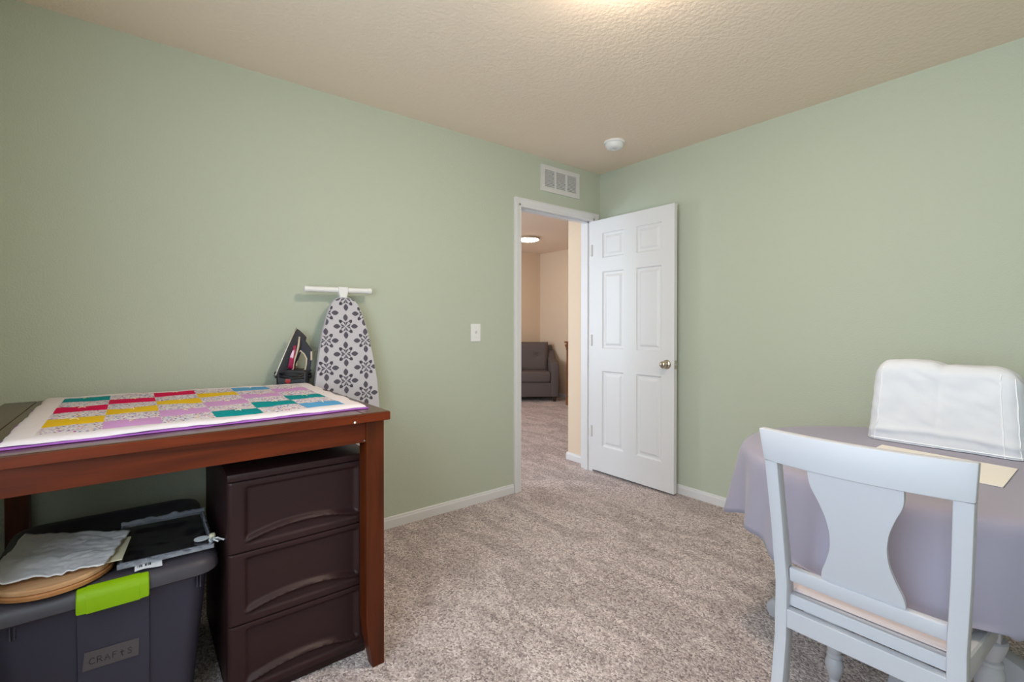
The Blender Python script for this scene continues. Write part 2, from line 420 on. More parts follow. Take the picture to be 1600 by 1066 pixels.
# door casing and jamb
def casing_poly(a, d, w=0.062):
    """profile across the casing: a inner edge, d direction away from the opening; x = proud of wall"""
    return [(0, a), (0.009, a), (0.011, a + d * .008), (0.011, a + d * .02), (0.015, a + d * .03), (0.017, a + d * .05), (0.014, a + d * w), (0, a + d * w)]
tr = bpy.data.objects.new('trim_1', None); COL.objects.link(tr); tr['kind'] = 'structure'; tr['label'] = 'white door casing and jamb'; BASE['trim_1'] = Vector((0, 0, 0))
obj('casing', MB().prism(casing_poly(OP0 + .004, -1), 'z', 0, OPZ + .0565), 'white', tr)
obj('casing', MB().prism(casing_poly(OP1 - .004, 1), 'z', 0, OPZ + .0565), 'white', tr)
obj('head_casing', MB().prism([(p[0], p[1]) for p in casing_poly(OPZ - .004, 1)], 'y', OP0 - .0572, OP1 + .0655), 'white', tr)
obj('jamb', box((-T - .002, OP0 - .02, 0), (.002, OP0, OPZ)), 'white', tr)
obj('jamb', box((-T - .002, OP1, 0), (.002, OP1 + .02, OPZ)), 'white', tr)
obj('head_jamb', box((-T - .002, OP0 - .02, OPZ), (.002, OP1 + .02, OPZ + .02)), 'white', tr)
obj('door_stop', MB().box((-.075, OP0, 0), (-.04, OP0 + .012, OPZ)).box((-.075, OP1 - .012, 0), (-.04, OP1, OPZ)).box((-.075, OP0, OPZ - .012), (-.04, OP1, OPZ)), 'white', tr)
obj('strike_plate', box((-.03, OP0 - .001, .88), (.001, OP0 + .0015, .945)), 'nickel', tr)

# ------------------------------------------------------------------ open door
DX0, DX1, DF, DB, DZ0, DZ1 = 0.004, 0.757, -0.100, -0.065, 0.018, 2.038
PC = [(0.112, 0.322), (0.440, 0.656)]
PR = [(1.730, 1.928), (1.008, 1.620), (0.222, 0.828)]
door = bpy.data.objects.new('door_1', None); COL.objects.link(door); door['kind'] = 'structure'
door['label'] = 'white six panel door standing open against the wall'; BASE['door_1'] = Vector((0, 0, 0))
xs = [DX0, PC[0][0], PC[0][1], PC[1][0], PC[1][1], DX1]
sl = MB()
rec = 0.010
for i in range(5):          # stiles, rails and mullion, full thickness; panel bays left open
    if i % 2 == 0: sl.box((xs[i], DF, DZ0), (xs[i + 1], DB, DZ1))
for c in PC:
    zz = [DZ0, PR[2][0], PR[2][1], PR[1][0], PR[1][1], PR[0][0], PR[0][1], DZ1]
    for k in range(0, 8, 2): sl.box((c[0], DF, zz[k]), (c[1], DB, zz[k + 1]))
slab = obj('slab', sl, 'white', door)
def panel_mesh(w, h):
    """raised panel: cove down from the face, flat, bevel up to a raised field; origin = lower left at the door face"""
    def ring(i, y): return [(i, y, i), (w - i, y, i), (w - i, y, h - i), (i, y, h - i)]
    R = [ring(0, 0), ring(0.006, rec * .75), ring(0.012, rec), ring(0.024, rec), ring(0.040, 0.0025), ring(0.044, 0.002)]
    V = [p for r in R for p in r]; F = []
    for i in range(len(R) - 1):
        for k in range(4):
            F.append((i * 4 + k, i * 4 + (k + 1) % 4, i * 4 + 4 + (k + 1) % 4, i * 4 + 4 + k))
    F.append(tuple(range(len(V) - 4, len(V))))
    b0 = len(V); yb = DB - DF
    V += [(0, yb, 0), (w, yb, 0), (w, yb, h), (0, yb, h)]
    F.append((b0 + 3, b0 + 2, b0 + 1, b0))
    for k in range(4): F.append(((k + 1) % 4, k, b0 + k, b0 + (k + 1) % 4))
    return V, F
for c in PC:
    for r in PR:
        V, F = panel_mesh(c[1] - c[0], r[1] - r[0])
        obj('panel', MB().data([(x + c[0], y + DF, z + r[0]) for x, y, z in V], F), 'white', door, recalc=True)
for z in (1.80, 1.07, 0.33):
    obj('hinge', MB().box((-.003, DF - .003, z - .045), (.012, DF + .004, z + .045)).lathe([(.006, -.046), (.006, .046)], (.002, DF - .005, z), 12), 'louver', door)
kx, kz = 0.700, 0.917
kn = obj('knob', MB().lathe([(0, .066), (.012, .065), (.021, .060), (.0255, .052), (.025, .044), (.019, .036), (.012, .030), (.0105, .022), (.0105, .006)], (kx, DF, kz), 28, 'y', -1), 'nickel', door, 60)
obj('rosette', MB().lathe([(.010, .014), (.02, .012), (.029, .007), (.033, .002), (.033, 0)], (kx, DF, kz), 28, 'y', -1), 'nickel', kn, 60)
kb = obj('knob', MB().lathe([(0, .055), (.018, .052), (.0255, .043), (.019, .03), (.0105, .02), (.0105, .012), (.030, .004), (.033, 0)], (kx, DB, kz), 20, 'y', 1), 'nickel', door, 60)
lp = obj('latch_plate', box((DX1 - .001, -.095, kz - .03), (DX1 + .0015, -.07, kz + .03)), 'nickel', door)
obj('latch_bolt', box((DX1, -.089, kz - .008), (DX1 + .011, -.076, kz + .008), .002), 'steel', lp)

# ------------------------------------------------------------------ vent, detector, switch, lamps
v0, v1, vz0, vz1 = -0.662, -0.257, 2.192, 2.388
vt = thing('return_air_vent', 'white louvered air vent high on the green wall above the doorway', 'vent', (0, (v0 + v1) / 2, vz0))
fr = MB(); b = 0.034
for lo, hi in (((0, v0, vz0), (.012, v1, vz0 + b)), ((0, v0, vz1 - b), (.012, v1, vz1)), ((0, v0, vz0 + b), (.012, v0 + b, vz1 - b)), ((0, v1 - b, vz0 + b), (.012, v1, vz1 - b))):
    fr.box(lo, hi)
iw = (v1 - v0 - 2 * b - 2 * .016) / 3
for k in (1, 2):
    y = v0 + b + k * iw + (k - 1) * .016
    fr.box((0, y, vz0 + b), (.011, y + .016, vz1 - b))
obj('frame', fr, 'louver', vt)
obj('backing', box((0.0005, v0 + b, vz0 + b), (.002, v1 - b, vz1 - b)), 'ventback', vt)
ns = 12; ph = (vz1 - vz0 - 2 * b) / ns
for k in range(3):
    y = v0 + b + k * (iw + .016)
    for i in range(ns):
        z = vz0 + b + (i + .5) * ph
        obj('slat', MB().prism([(.005, z - ph * .30), (.0062, z - ph * .34), (.0095, z + ph * .20), (.008, z + ph * .26)], 'y', y, y + iw), 'louver', vt)

sd = thing('smoke_detector', 'round white smoke detector on the ceiling near the corner', 'smoke detector', (.525, -.459, H))
obj('mounting_ring', MB().lathe([(.071, 0), (.072, .010), (.068, .014)], (.525, -.459, H), 40, 'z', -1), 'plastic_w', sd, 40)
obj('body', MB().lathe([(.060, .012), (.060, .017), (.062, .019), (.060, .030), (.052, .042), (.040, .047), (.024, .048), (.022, .045), (.0, .045)], (.525, -.459, H), 40, 'z', -1), 'plastic_w', sd, 40)
obj('sensor_slot', MB().lathe([(.0595, .0115), (.0595, .0175)], (.525, -.459, H), 40, 'z', -1), 'slot', sd)
obj('test_button', MB().lathe([(.012, .044), (.012, .0485), (0, .0492)], (.532, -.463, H), 20, 'z', -1), 'louver', sd, 40)

sw = thing('light_switch', 'white toggle light switch on the green wall left of the door', 'light switch', (0, -1.243, 1.082))
obj('cover_plate', box((0, -1.282, 1.082), (.006, -1.205, 1.201), .003), 'plastic_w', sw)
obj('toggle', MB().prism([(.004, 1.132), (.016, 1.146), (.016, 1.152), (.004, 1.155)], 'y', -1.248, -1.239), 'louver', sw)
for z in (1.112, 1.172):
    obj('screw', MB().lathe([(.003, 0), (.0028, .0012), (0, .0014)], (.006, -1.243, z), 10, 'x', 1), 'louver', sw)

def ceiling_lamp(name, label, c, r, glow, dp=1.0):
    t = thing(name, label, 'ceiling light', c)
    obj('canopy', MB().lathe([(r * .98, 0), (r, .012), (r * .98, .028), (r * .9, .030)], c, 40, 'z', -1), 'nickel', t, 40)
    obj('glass_shade', MB().lathe([(r * .93, .026), (r * .92, .030 + .008 * dp), (r * .82, .030 + .032 * dp), (r * .6, .030 + .052 * dp), (r * .3, .030 + .063 * dp), (0, .030 + .066 * dp)], c, 40, 'z', -1), glow, t, 60)
    return t
ceiling_lamp('flush_ceiling_light', 'round flush ceiling light in the middle of the bedroom ceiling', (1.66, -1.75, H), .16, 'glow')
ceiling_lamp('flush_ceiling_light', 'lit round ceiling light in the loft seen through the doorway', (-2.50, 1.36, H), .155, 'glowh', 0.35)

# ------------------------------------------------------------------ counter height table used as desk
TX0, TX1, TY0, TY1, TZ = 0.012, 1.065, -3.408, -2.322, 0.891
dk = thing('counter_table', 'square reddish brown wooden counter height table against the green wall', 'table', ((TX0 + TX1) / 2, (TY0 + TY1) / 2, 0))
tt = 0.031; be = 0.09
obj('table_top', box((TX0, TY0 + be + .0015, TZ - tt), (TX1, TY1 - be - .0015, TZ), .003), 'desktop', dk)
obj('breadboard_end', box((TX0, TY0, TZ - tt), (TX1, TY0 + be, TZ), .003), 'desktop', dk)
obj('breadboard_end', box((TX0, TY1 - be, TZ - tt), (TX1, TY1, TZ), .003), 'desktop', dk)
obj('edge_band', MB().box((TX1 - .004, TY0 + .001, TZ - tt + .001), (TX1 + .0012, TY1 - .001, TZ - .0025), .0008), 'desk', dk)
obj('edge_band', MB().box((TX0 + .001, TY1 - .004, TZ - tt + .001), (TX1, TY1 + .0012, TZ - .0025), .0008), 'desk', dk)
lx, az = 0.063, 0.787
for (x0, y0) in ((TX1 - .025 - lx, TY1 - .012 - lx), (TX1 - .025 - lx, TY0 + .012), (TX0 + .02, TY1 - .012 - lx), (TX0 + .02, TY0 + .012)):
    front = x0 > .5; right = y0 > -2.8
    def ring(z, ins):
        a0, a1, b0, b1 = x0, x0 + lx, y0, y0 + lx
        if front: a0 += ins
        else: a1 -= ins
        if right: b0 += ins
        else: b1 -= ins
        return [(a0, b0, z), (a1, b0, z), (a1, b1, z), (a0, b1, z)]
    obj('leg', MB().loft([ring(0, .022), ring(.10, .006), ring(.17, 0), ring(TZ - tt, 0)]), 'deskz', dk)
fx = TX1 - .030
obj('apron', box((fx - .02, TY0 + .075, az), (fx, TY1 - .075, TZ - tt), .001), 'desk', dk)
obj('apron', box((TX0 + .03, TY0 + .075, az), (TX0 + .05, TY1 - .075, TZ - tt), .001), 'desk', dk)
obj('apron', box((TX0 + .08, TY1 - .045, az), (fx - .06, TY1 - .025, TZ - tt), .001), 'desk', dk)
obj('apron', box((TX0 + .08, TY0 + .025, az), (fx - .06, TY0 + .045, TZ - tt), .001), 'desk', dk)
obj('paint_chip', MB().lathe([(.0042, 0), (.003, .0012), (0, .0014)], (TX1 + .001, -2.446, .8655), 8, 'x', 1), 'plastic_w', dk)
obj('screw', MB().lathe([(.003, 0), (.0025, .0015), (0, .002)], (fx, -2.402, .793), 8, 'x', 1), 'steel', dk)

# ------------------------------------------------------------------ quilt on the desk
q = thing('patchwork_quilt', 'colourful patchwork quilt spread on the wooden table top', 'quilt', (.55, -2.82, TZ))
QBL, QBR, QFR, QFL = Vector((.060, -3.290)), Vector((.168, -2.352)), Vector((.972, -2.372)), Vector((.992, -3.275))
def qmap(u, v):
    """u across (left to right), v from the wall to the front"""
    return QBL.lerp(QBR, u).lerp(QFL.lerp(QFR, u), v)
def qz(x, y, k=1.0):
    return TZ + .0155 + k * .0035 * noise.noise(Vector((x * 9, y * 9, 0.3))) + .002 * noise.noise(Vector((x * 30, y * 30, 4)))
def qedge(u, v):
    wob = .006 * noise.noise(Vector((u * 14, v * 14, 9)))
    return wob
def qtop(u, v, dz=0.0):
    p = qmap(u, v); e = min(u, 1 - u, v, 1 - v)
    w = qedge(u, v) if e < .02 else 0
    z = qz(p.x, p.y) + dz
    return (p.x + w, p.y + w, z)
bd = .062   # border share
# border: a padded rim all around; backing below it
n = 60
rim = []
for i in range(n): rim.append((i / n, 0))
for i in range(n): rim.append((1, i / n))
for i in range(n): rim.append((1 - i / n, 1))
for i in range(n): rim.append((0, 1 - i / n))
def inset(u, v, s): return (.5 + (u - .5) * (1 - s), .5 + (v - .5) * (1 - s))
rings = []
for s, dz, mode in ((2 * bd + .03, -.004, 't'), (2 * bd, .0002, 't'), (bd * 1.1, .0015, 't'), (.022, .0005, 't'), (.004, -.004, 't'), (-.002, -.008, 't'), (.006, -.0105, 't'), (2 * bd + .03, -.0110, 't')):
    r = []
    for (u, v) in rim:
        a, c = inset(u, v, s); p = qmap(a, c)
        w = .010 * noise.noise(Vector((u * 9, v * 9, 9))) if s < .03 else 0
        r.append((p.x + w, p.y + w, max(TZ + .0032, qz(p.x, p.y) + dz)))
    rings.append(r)
obj('border', MB().loft(rings, cap=False), 'qwhite', q, 60)
bk = []
for s, z in ((-.010, .0004), (-.014, .002), (-.010, .0048), (.01, .0058), (.2, .0058), (.2, .0004)):
    bk.append([(*qmap(*inset(u, v, s + .006 * math.sin(u * 31 + v * 17))), TZ + z) for u, v in rim])
obj('backing', MB().loft(bk), 'qpurple', q)
solid = {(0, 0): 'teal', (0, 2): 'crimson', (0, 4): 'yellow', (1, 1): 'crimson', (1, 3): 'yellow', (1, 5): 'lilac', (2, 0): 'crimson', (2, 2): 'yellow', (2, 4): 'lilac',
         (3, 1): 'yellow', (3, 3): 'lilac', (3, 5): 'teal', (4, 0): 'blue', (4, 2): 'lilac', (4, 4): 'teal', (5, 1): 'lilac', (5, 3): 'teal', (5, 5): 'blue'}
for c in range(6):
    for r in range(6):
        u0, u1 = bd + (1 - 2 * bd) * c / 6, bd + (1 - 2 * bd) * (c + 1) / 6
        w0, w1 = bd + (1 - 2 * bd) * r / 6, bd + (1 - 2 * bd) * (r + 1) / 6
        def f(a, d):
            p = qmap(u0 + (u1 - u0) * a, w0 + (w1 - w0) * d)
            puff = .0035 * (math.sin(math.pi * a) * math.sin(math.pi * d)) ** .5
            return (p.x, p.y, qz(p.x, p.y) + puff - .0005)
        k = solid.get((c, r))
        po = obj('patch', MB().grid(f, 8, 8), 'q' + k if k else 'print', q, 180)
        if k:
            p = qmap((u0 + u1) / 2, (w0 + w1) / 2); z = qz(p.x, p.y) + .004
            a = random.uniform(0, 6.28); d = .011
            obj('yarn_tie', MB().tube([(p.x - d * math.cos(a), p.y - d * math.sin(a), z), (p.x - .003, p.y + .003, z + .003), (p.x + .002, p.y, z + .004), (p.x + d * math.cos(a + .5), p.y + d * math.sin(a + .5), z + .001)], .0012, 5), 'thread', po)

# ------------------------------------------------------------------ ironing board leaning on the wall
BYC = -2.146
ib = thing('ironing_board', 'ironing board with grey damask cover leaning on the wall behind the table', 'ironing board', (.2, BYC, 0))
half = [(.03, .150), (.06, .168), (.76, .169), (.895, .163), (1.02, .144), (1.15, .121), (1.25, .092), (1.30, .072), (1.325, .052), (1.338, .026)]
outline = [(h, z) for z, h in half] + [(-h, z) for z, h in half[::-1]]
def bpt(u, z, d=0.0):
    return (.23 - .097 * z + d, BYC + u, z)
bo = MB()
n = len(outline)
ringsB = []
for s, d in ((.985, .0), (1.0, -.004), (1.0, -.026), (.98, -.030)):
    ringsB.append([bpt(u * s, .7 + (z - .7) * (1 - (1 - s) * .3), d) for u, z in outline])
obj('cover', bo.loft(ringsB), 'bcover', ib, 50)
def clip(poly, hull):
    """Sutherland-Hodgman against the convex board outline"""
    out = poly
    m = len(hull)
    for i in range(m):
        a, b2 = hull[i], hull[(i + 1) % m]; inp = out; out = []
        if not inp: return []
        side = lambda p: (b2[0] - a[0]) * (p[1] - a[1]) - (b2[1] - a[1]) * (p[0] - a[0])
        for k in range(len(inp)):
            p, pq = inp[k], inp[k - 1]
            sp, sq = side(p), side(pq)
            if sp >= 0:
                if sq < 0: t = sq / (sq - sp); out.append((pq[0] + t * (p[0] - pq[0]), pq[1] + t * (p[1] - pq[1])))
                out.append(p)
            elif sq >= 0:
                t = sq / (sq - sp); out.append((pq[0] + t * (p[0] - pq[0]), pq[1] + t * (p[1] - pq[1])))
    return out
hull = [(u * .985, .7 + (z - .7) * .9955) for u, z in outline]
def leaf(cx, cy, ang, l0, l1, w, m=5):
    ca, sa = math.cos(ang), math.sin(ang); P = []
    for k in range(m + 1):
        t = k / m; P.append((l0 + (l1 - l0) * t, w * math.sin(math.pi * t) ** .9 if 0 < t < 1 else 0))
    for k in range(m - 1, 0, -1):
        t = k / m; P.append((l0 + (l1 - l0) * t, -w * math.sin(math.pi * t) ** .9))
    return [(cx + x * ca - y * sa, cy + x * sa + y * ca) for x, y in P]
def motif(cx, cy):
    out = []; 
    for k in range(4):
        a = k * math.pi / 2
        out.append(leaf(cx, cy, a, .027, .066, .0125))
        for sg in (-1, 1):
            x, y = cx + .030 * math.cos(a + sg * .62), cy + .030 * math.sin(a + sg * .62)
            out.append(leaf(x, y, a + sg * 1.05, -.003, .020, .0062))
            ca, sa = math.cos(a), math.sin(a)
            out.append([(cx + p * ca - q2 * sa, cy + p * sa + q2 * ca) for p, q2 in ([(.0025, 0), (.027, sg * .0155), (.0215, sg * .0015)] if sg > 0 else [(.0025, 0), (.0215, sg * .0015), (.027, sg * .0155)])])
            x, y = cx + .031 * math.cos(a + sg * .30), cy + .031 * math.sin(a + sg * .30)
    return out
mots = [(0.004, 1.331), (0, 1.184), (-.004, 1.039), (-.008, .898), (-.010, .757), (-.104, 1.110), (-.107, .969), (-.110, .830), (-.1, 1.255), (.104, 1.108), (.101, .966), (.096, .826), (.1, 1.252)]
for z in (.69, .55, .41, .27, .13): mots += [(-.112, z), (.094, z - .006)]
for z in (.617, .477, .337, .197): mots += [(-.010, z)]
for cx, cy in mots:
    mb = MB(); any_ = False
    for poly in motif(cx, cy):
        pc = clip(poly, hull)
        if len(pc) >= 3:
            any_ = True
            mb.data([bpt(u, z, .0007) for u, z in pc], [tuple(range(len(pc)))])
    if any_: obj('printed_motif', mb, 'motif', ib, recalc=False)
    else: mb.bm.free()
obj('foot_bar', MB().tube([bpt(-.186, 1.376, -.03), bpt(-.02, 1.377, -.03), bpt(.146, 1.378, -.03)], .0150, 14), 'plastic_w', ib, 50)
for u, z in ((-.190, 1.376), (.140, 1.378)):
    obj('end_cap', MB().tube([bpt(u - .006, z, -.03), bpt(u + .016, z, -.03)], .0168, 14), 'plastic_w', ib, 50)
obj('bar_bracket', MB().prism([(BYC - .027, 1.394), (BYC + .024, 1.394), (BYC + .022, 1.36), (BYC + .012, 1.32), (BYC - .014, 1.32), (BYC - .025, 1.36)], 'x', .058, .088, .003), 'plastic_w', ib)
obj('leg_tube', MB().tube([bpt(-.05, 1.27, -.045), bpt(-.05, .12, -.045)], .011, 10), 'plastic_w', ib, 50)
obj('leg_tube', MB().tube([bpt(.05, 1.27, -.045), bpt(.05, .12, -.045)], .011, 10), 'plastic_w', ib, 50)
obj('rear_foot', MB().tube([bpt(-.15, .02, -.03), bpt(.15, .02, -.03)], .012, 10), 'plastic_w', ib, 50)

# ------------------------------------------------------------------ iron standing on its heel
IX = .15
ir = thing('steam_iron', 'dark grey steam iron with pink water tank standing on the table', 'iron', (IX, -2.41, TZ))
tipY, tipZ = -2.402, 1.178
botY, botZ = -2.489, .945
sd_ = Vector((0, botY - tipY, botZ - tipZ)); SL = sd_.length; sd_.normalize()
nrm = Vector((0, -sd_.z, sd_.y))     # towards the handle side (+Y)
if nrm.y < 0: nrm = -nrm
def sp(s, w, h): return (IX + w, tipY + sd_.y * s + nrm.y * h, tipZ + sd_.z * s + nrm.z * h)
def solew(s):
    t = max(0.0, min(1.0, s / SL)); return .056 * (math.sin(t * math.pi / 2 * 1.0) ** .75)
K = 14
ss = [SL * (k / K) ** 1.3 for k in range(K + 1)]
def sole_ring(h, sc, s0=0.0):
    return [sp(s0 + s * (1 - s0 / SL), solew(s) * sc, h) for s in ss] + [sp(s0 + s * (1 - s0 / SL), -solew(s) * sc, h) for s in ss[:0:-1]]
obj('soleplate', MB().loft([sole_ring(0, 1), sole_ring(.005, 1)]), 'solemetal', ir)
bodyr = [sole_ring(.007, .97, .004), sole_ring(.022, .97, .008), sole_ring(.040, .82, .016), sole_ring(.056, .56, .024), sole_ring(.064, .30, .030)]
obj('body', MB().loft(bodyr), 'irond', ir, 35)
# handle: arched strip in the side plane with an opening
def hp(y, z, w=0): return (IX + w, y, z)
outer = [(-2.402, 1.160), (-2.380, 1.140), (-2.352, 1.100), (-2.330, 1.064), (-2.327, 1.050), (-2.332, 1.010), (-2.338, .955), (-2.345, .912)]
inner = [(-2.412, 1.120), (-2.396, 1.090), (-2.378, 1.060), (-2.358, 1.040), (-2.350, 1.020), (-2.354, .990), (-2.360, .955), (-2.366, .912)]
hb = MB()
rs = []
for (oy, oz), (iy, iz) in zip(outer, inner):
    rs.append([hp(oy, oz, -.012), hp(oy, oz, .012), hp(iy, iz, .012), hp(iy, iz, -.012)])
hd = obj('handle', hb.loft(rs), 'irond', ir, 30)
tb = MB()
for w in (-.0128, .0128):
    tb.tube([hp(y, z, w) for y, z in [(-2.414, .962), (-2.406, 1.012), (-2.394, 1.048), (-2.380, 1.062), (-2.364, 1.046), (-2.352, 1.022), (-2.354, .99), (-2.360, .96)]], .0042, 6)
    tb.tube([hp(y, z, w * k) for y, z, k in [(-2.414, .962, 2.9), (-2.406, 1.012, 2.5), (-2.396, 1.048, 2.0), (-2.389, 1.085, 1.6), (-2.384, 1.132, 1.1)]], [.0035, .004, .0045, .006, .004], 6)
obj('handle_trim', tb, 'irontrim', ir, 50)
obj('thumb_switch', MB().box(hp(-2.404, .985, -.01), hp(-2.396, 1.03, .01), .003), 'irontrim', ir)
obj('heel_latch', MB().box(hp(-2.334, 1.012, -.013), hp(-2.326, 1.058, .013), .002), 'irontrim', ir)
for sg in (1, -1):
    obj('water_tank', MB().loft([[(IX + sg * (w0 + t), y, z) for y, z in P] for w0, t, P in (
        (.012, 0, [(-2.436, .975), (-2.408, .97), (-2.402, 1.03), (-2.395, 1.094), (-2.408, 1.09), (-2.424, 1.04)]),
        (.022, .014, [(-2.436, .975), (-2.410, .97), (-2.404, 1.03), (-2.397, 1.088), (-2.408, 1.086), (-2.424, 1.04)]),
        (.030, .016, [(-2.432, .982), (-2.414, .98), (-2.408, 1.03), (-2.402, 1.07), (-2.408, 1.072), (-2.422, 1.035)]))]), 'tank', ir, 50)
obj('heel', MB().prism([(-2.484, .893), (-2.346, .893), (-2.343, .955), (-2.36, .968), (-2.44, .972), (-2.486, .962)], 'x', IX - .05, IX + .05, .008), 'ironb', ir)
obj('temperature_dial', MB().lathe([(.013, 0), (.013, .006), (0, .007)], (IX + .050, -2.43, .918), 18, 'x', 1), 'red', ir, 40)
ir.location = (IX - .068, -2.41 + .018, TZ); ir.rotation_euler.z = -0.40
cord = []
for k in range(90):
    a = k / 90 * 2 * math.pi * 3.4
    cord.append((IX + .066 * math.cos(a) * (1 + .04 * math.sin(k)), -2.416 + .082 * math.sin(a) * (1 + .03 * math.cos(k * 1.7)), .925 + .034 * k / 90 + .004 * math.sin(k * .9)))
obj('cord', MB().tube(cord, .0042, 7), 'ironb', ir, 60)

# ------------------------------------------------------------------ brown drawer tower under the table
D0, D1, DFX, DBX, DTZ = -2.797, -2.350, .955, .38, .731
dr = thing('drawer_tower', 'dark brown plastic three drawer tower under the wooden table', 'drawer unit', (.67, (D0 + D1) / 2, 0))
obj('shell', MB().box((DBX, D0, .03), (DFX - .03, D0 + .012, DTZ - .024)).box((DBX, D1 - .012, .03), (DFX - .03, D1, DTZ - .024)).box((DBX, D0, .03), (DBX + .01, D1, DTZ - .024)).box((DBX, D0, .03), (DFX - .03, D1, .04)), 'brown', dr)
obj('lid', MB().box((DBX - .004, D0 - .003, DTZ - .024), (DFX + .003, D1 + .003, DTZ), .006), 'brown', dr, 40)
obj('base', box((DBX + .02, D0 + .01, 0), (DFX - .02, D1 - .01, .032), .004), 'brown', dr)
zs = [.036, .260, .483, DTZ - .025]
for k in range(3):
    za, zb = zs[k], zs[k + 1] - .003
    hh = zb - za; ww = D1 - D0
    def fr_(a, d, za=za, hh=hh):
        y = D0 + a * ww; z = za + d * hh
        yy = (y - (D0 + D1) / 2) / (ww / 2)          # -1..1
        edge = .80
        inx = max(0, min(1, (edge - abs(yy)) / .035))
        zt = za + hh * .93
        zl = za + hh * (.15 + .13 * max(0, 1 - (yy / edge) ** 2))   # arched lip of the finger pull
        it = max(0, min(1, (zt - z) / .010)); il = max(0, min(1, (z - zl) / .012))
        x = DFX - .012 * inx * it * il
        crest = math.exp(-((z - zl) / .010) ** 2) * inx
        x += .006 * crest * (1 if z < zl else .6)
        und = max(0, min(1, (zl - z) / .012)) * max(0, min(1, (z - (za + hh * .09)) / .006)) * inx
        x -= .006 * und
        ex = min(a, 1 - a) * ww
        if ex < .010: x -= .010 * (1 - math.sqrt(max(0, 1 - (1 - ex / .010) ** 2)))
        ez = min(d, 1 - d) * hh
        if ez < .003: x -= .002
        return (x, y, z)
    d_ = obj('drawer', MB().grid(fr_, 70, 60), 'brown', dr, 60)
    t = MB().box((DBX + .03, D0 + .018, za + .01), (DFX - .035, D1 - .018, zb - .05)).box((DFX - .036, D0 + .001, za), (DFX - .018, D1 - .001, zb))
    obj('drawer_box', t, 'brown', d_)
pp = obj('paper_scrap', MB().grid(lambda a, d: (.62 + .16 * a + .03 * d, -2.60 + .11 * d, DTZ + .001 + .004 * a * d), 4, 4), 'paper', None)
tag(pp, 'small white paper scrap lying on top of the brown drawer tower', 'paper')
mk = tag(obj('marker_pen', MB().tube([(.66, -2.505, DTZ + .006), (.80, -2.445, DTZ + .006)], .005, 8), 'ink', None, 60), 'thin black pen lying on top of the brown drawer tower', 'pen')

# ------------------------------------------------------------------ grey storage tote with lime latch
BX0, BX1, BY0, BY1, BZ = .29, .958, -3.345, -2.815, .497
tote = thing('storage_tote', 'slate grey storage tote with lime latch and handwritten label under the table', 'storage box', ((BX0 + BX1) / 2, (BY0 + BY1) / 2, 0))
def tring(z, ins, r): return [(x, y, z) for x, y in rrect(BX0 + ins, BX1 - ins, BY0 + ins, BY1 - ins, r)]
obj('tub', MB().loft([tring(.002, .075, .05), tring(.01, .068, .05), tring(.43, .030, .05), tring(.44, .026, .05), tring(.455, .022, .05), tring(.455, .034, .05), tring(.03, .075, .05)]), 'grey', tote, 30)
lidr = [tring(.452, .014, .06), tring(.447, .006, .062), tring(.452, .0, .065), tring(.474, .002, .065), tring(.488, .012, .06), tring(BZ - .002, .028, .055), tring(BZ, .04, .05), tring(BZ, .075, .05), tring(BZ - .006, .085, .05), tring(BZ - .006, .20, .05)]
obj('lid', MB().loft(lidr), 'lid', tote, 40)
# raised boss at the latch and front panel
def front_x(z): return BX1 - .030 - (.43 - z) * .0905
ya, yb = -3.139, -2.988
pf = MB()
pv = []
for z in (.03, .44):
    x = front_x(z)
    pv += [(x - .01, ya - .006, z), (x - .01, yb + .006, z), (x + .007, yb, z), (x + .007, ya, z)]
pf.data(pv, [(3, 2, 6, 7), (0, 3, 7, 4), (2, 1, 5, 6), (4, 7, 6, 5), (0, 1, 2, 3)])
obj('front_panel', pf, 'grey', tote)
la = []
for y, s in ((ya, .86), (ya + .002, .97), (ya + .020, 1.0), (ya + .0202, 1.05), (yb - .0202, 1.05), (yb - .020, 1.0), (yb - .002, .97), (yb, .86)):
    prof = [(-.020, BZ - .007), (-.016, BZ - .001), (-.006, BZ - .004), (.005, BZ - .014), (.010, BZ - .026), (.011, BZ - .060), (.003, BZ - .063), (.001, BZ - .034), (-.010, BZ - .014)]
    cx_, cz_ = -.004, BZ - .03
    la.append([(BX1 + cx_ + (a - cx_) * s, y, cz_ + (b_ - cz_) * s) for a, b_ in prof])
obj('latch', MB().loft(la), 'lime', tote, 35)
for y in (-3.262, -3.254, -2.874, -2.866):
    x = front_x(.42)
    obj('rib', box((x - .004, y - .0015, .405), (x + .006, y + .0015, .446)), 'grey', tote)
# tape label with the handwritten word
def lbl(u, w, d):   # u along -> right, w up
    z = .284 + w - .055 * u; x = front_x(z) + .0085 + d
    return (x, -3.070 + u, z)
obj('tape_label', MB().data([lbl(u, w, d) for d in (0, .0008) for u, w in ((-.060, -.026), (.058, -.023), (.060, .027), (-.055, .026))], [(4, 5, 6, 7), (0, 1, 5, 4), (1, 2, 6, 5), (2, 3, 7, 6), (3, 0, 4, 7)]), 'tape', tote)
GL = {'C': [[(.9, .85), (.5, 1), (.1, .7), (0, .4), (.2, .05), (.6, 0), (.95, .15)]],
      'R': [[(.1, 0), (.05, 1)], [(.05, 1), (.7, .95), (.8, .7), (.5, .5), (.1, .48)], [(.4, .5), (.9, 0)]],
      'A': [[(0, 0), (.45, 1), (.9, 0)], [(.2, .4), (.75, .42)]],
      'F': [[(.1, 0), (.1, 1)], [(.1, 1), (.8, 1)], [(.1, .55), (.65, .56)]],
      't': [[(.4, 1), (.38, .1), (.6, 0)], [(.05, .62), (.8, .66)]],
      'S': [[(.85, .85), (.5, 1), (.15, .8), (.3, .58), (.7, .42), (.8, .18), (.45, 0), (.05, .12)]]}
tx = MB(); u = -.046
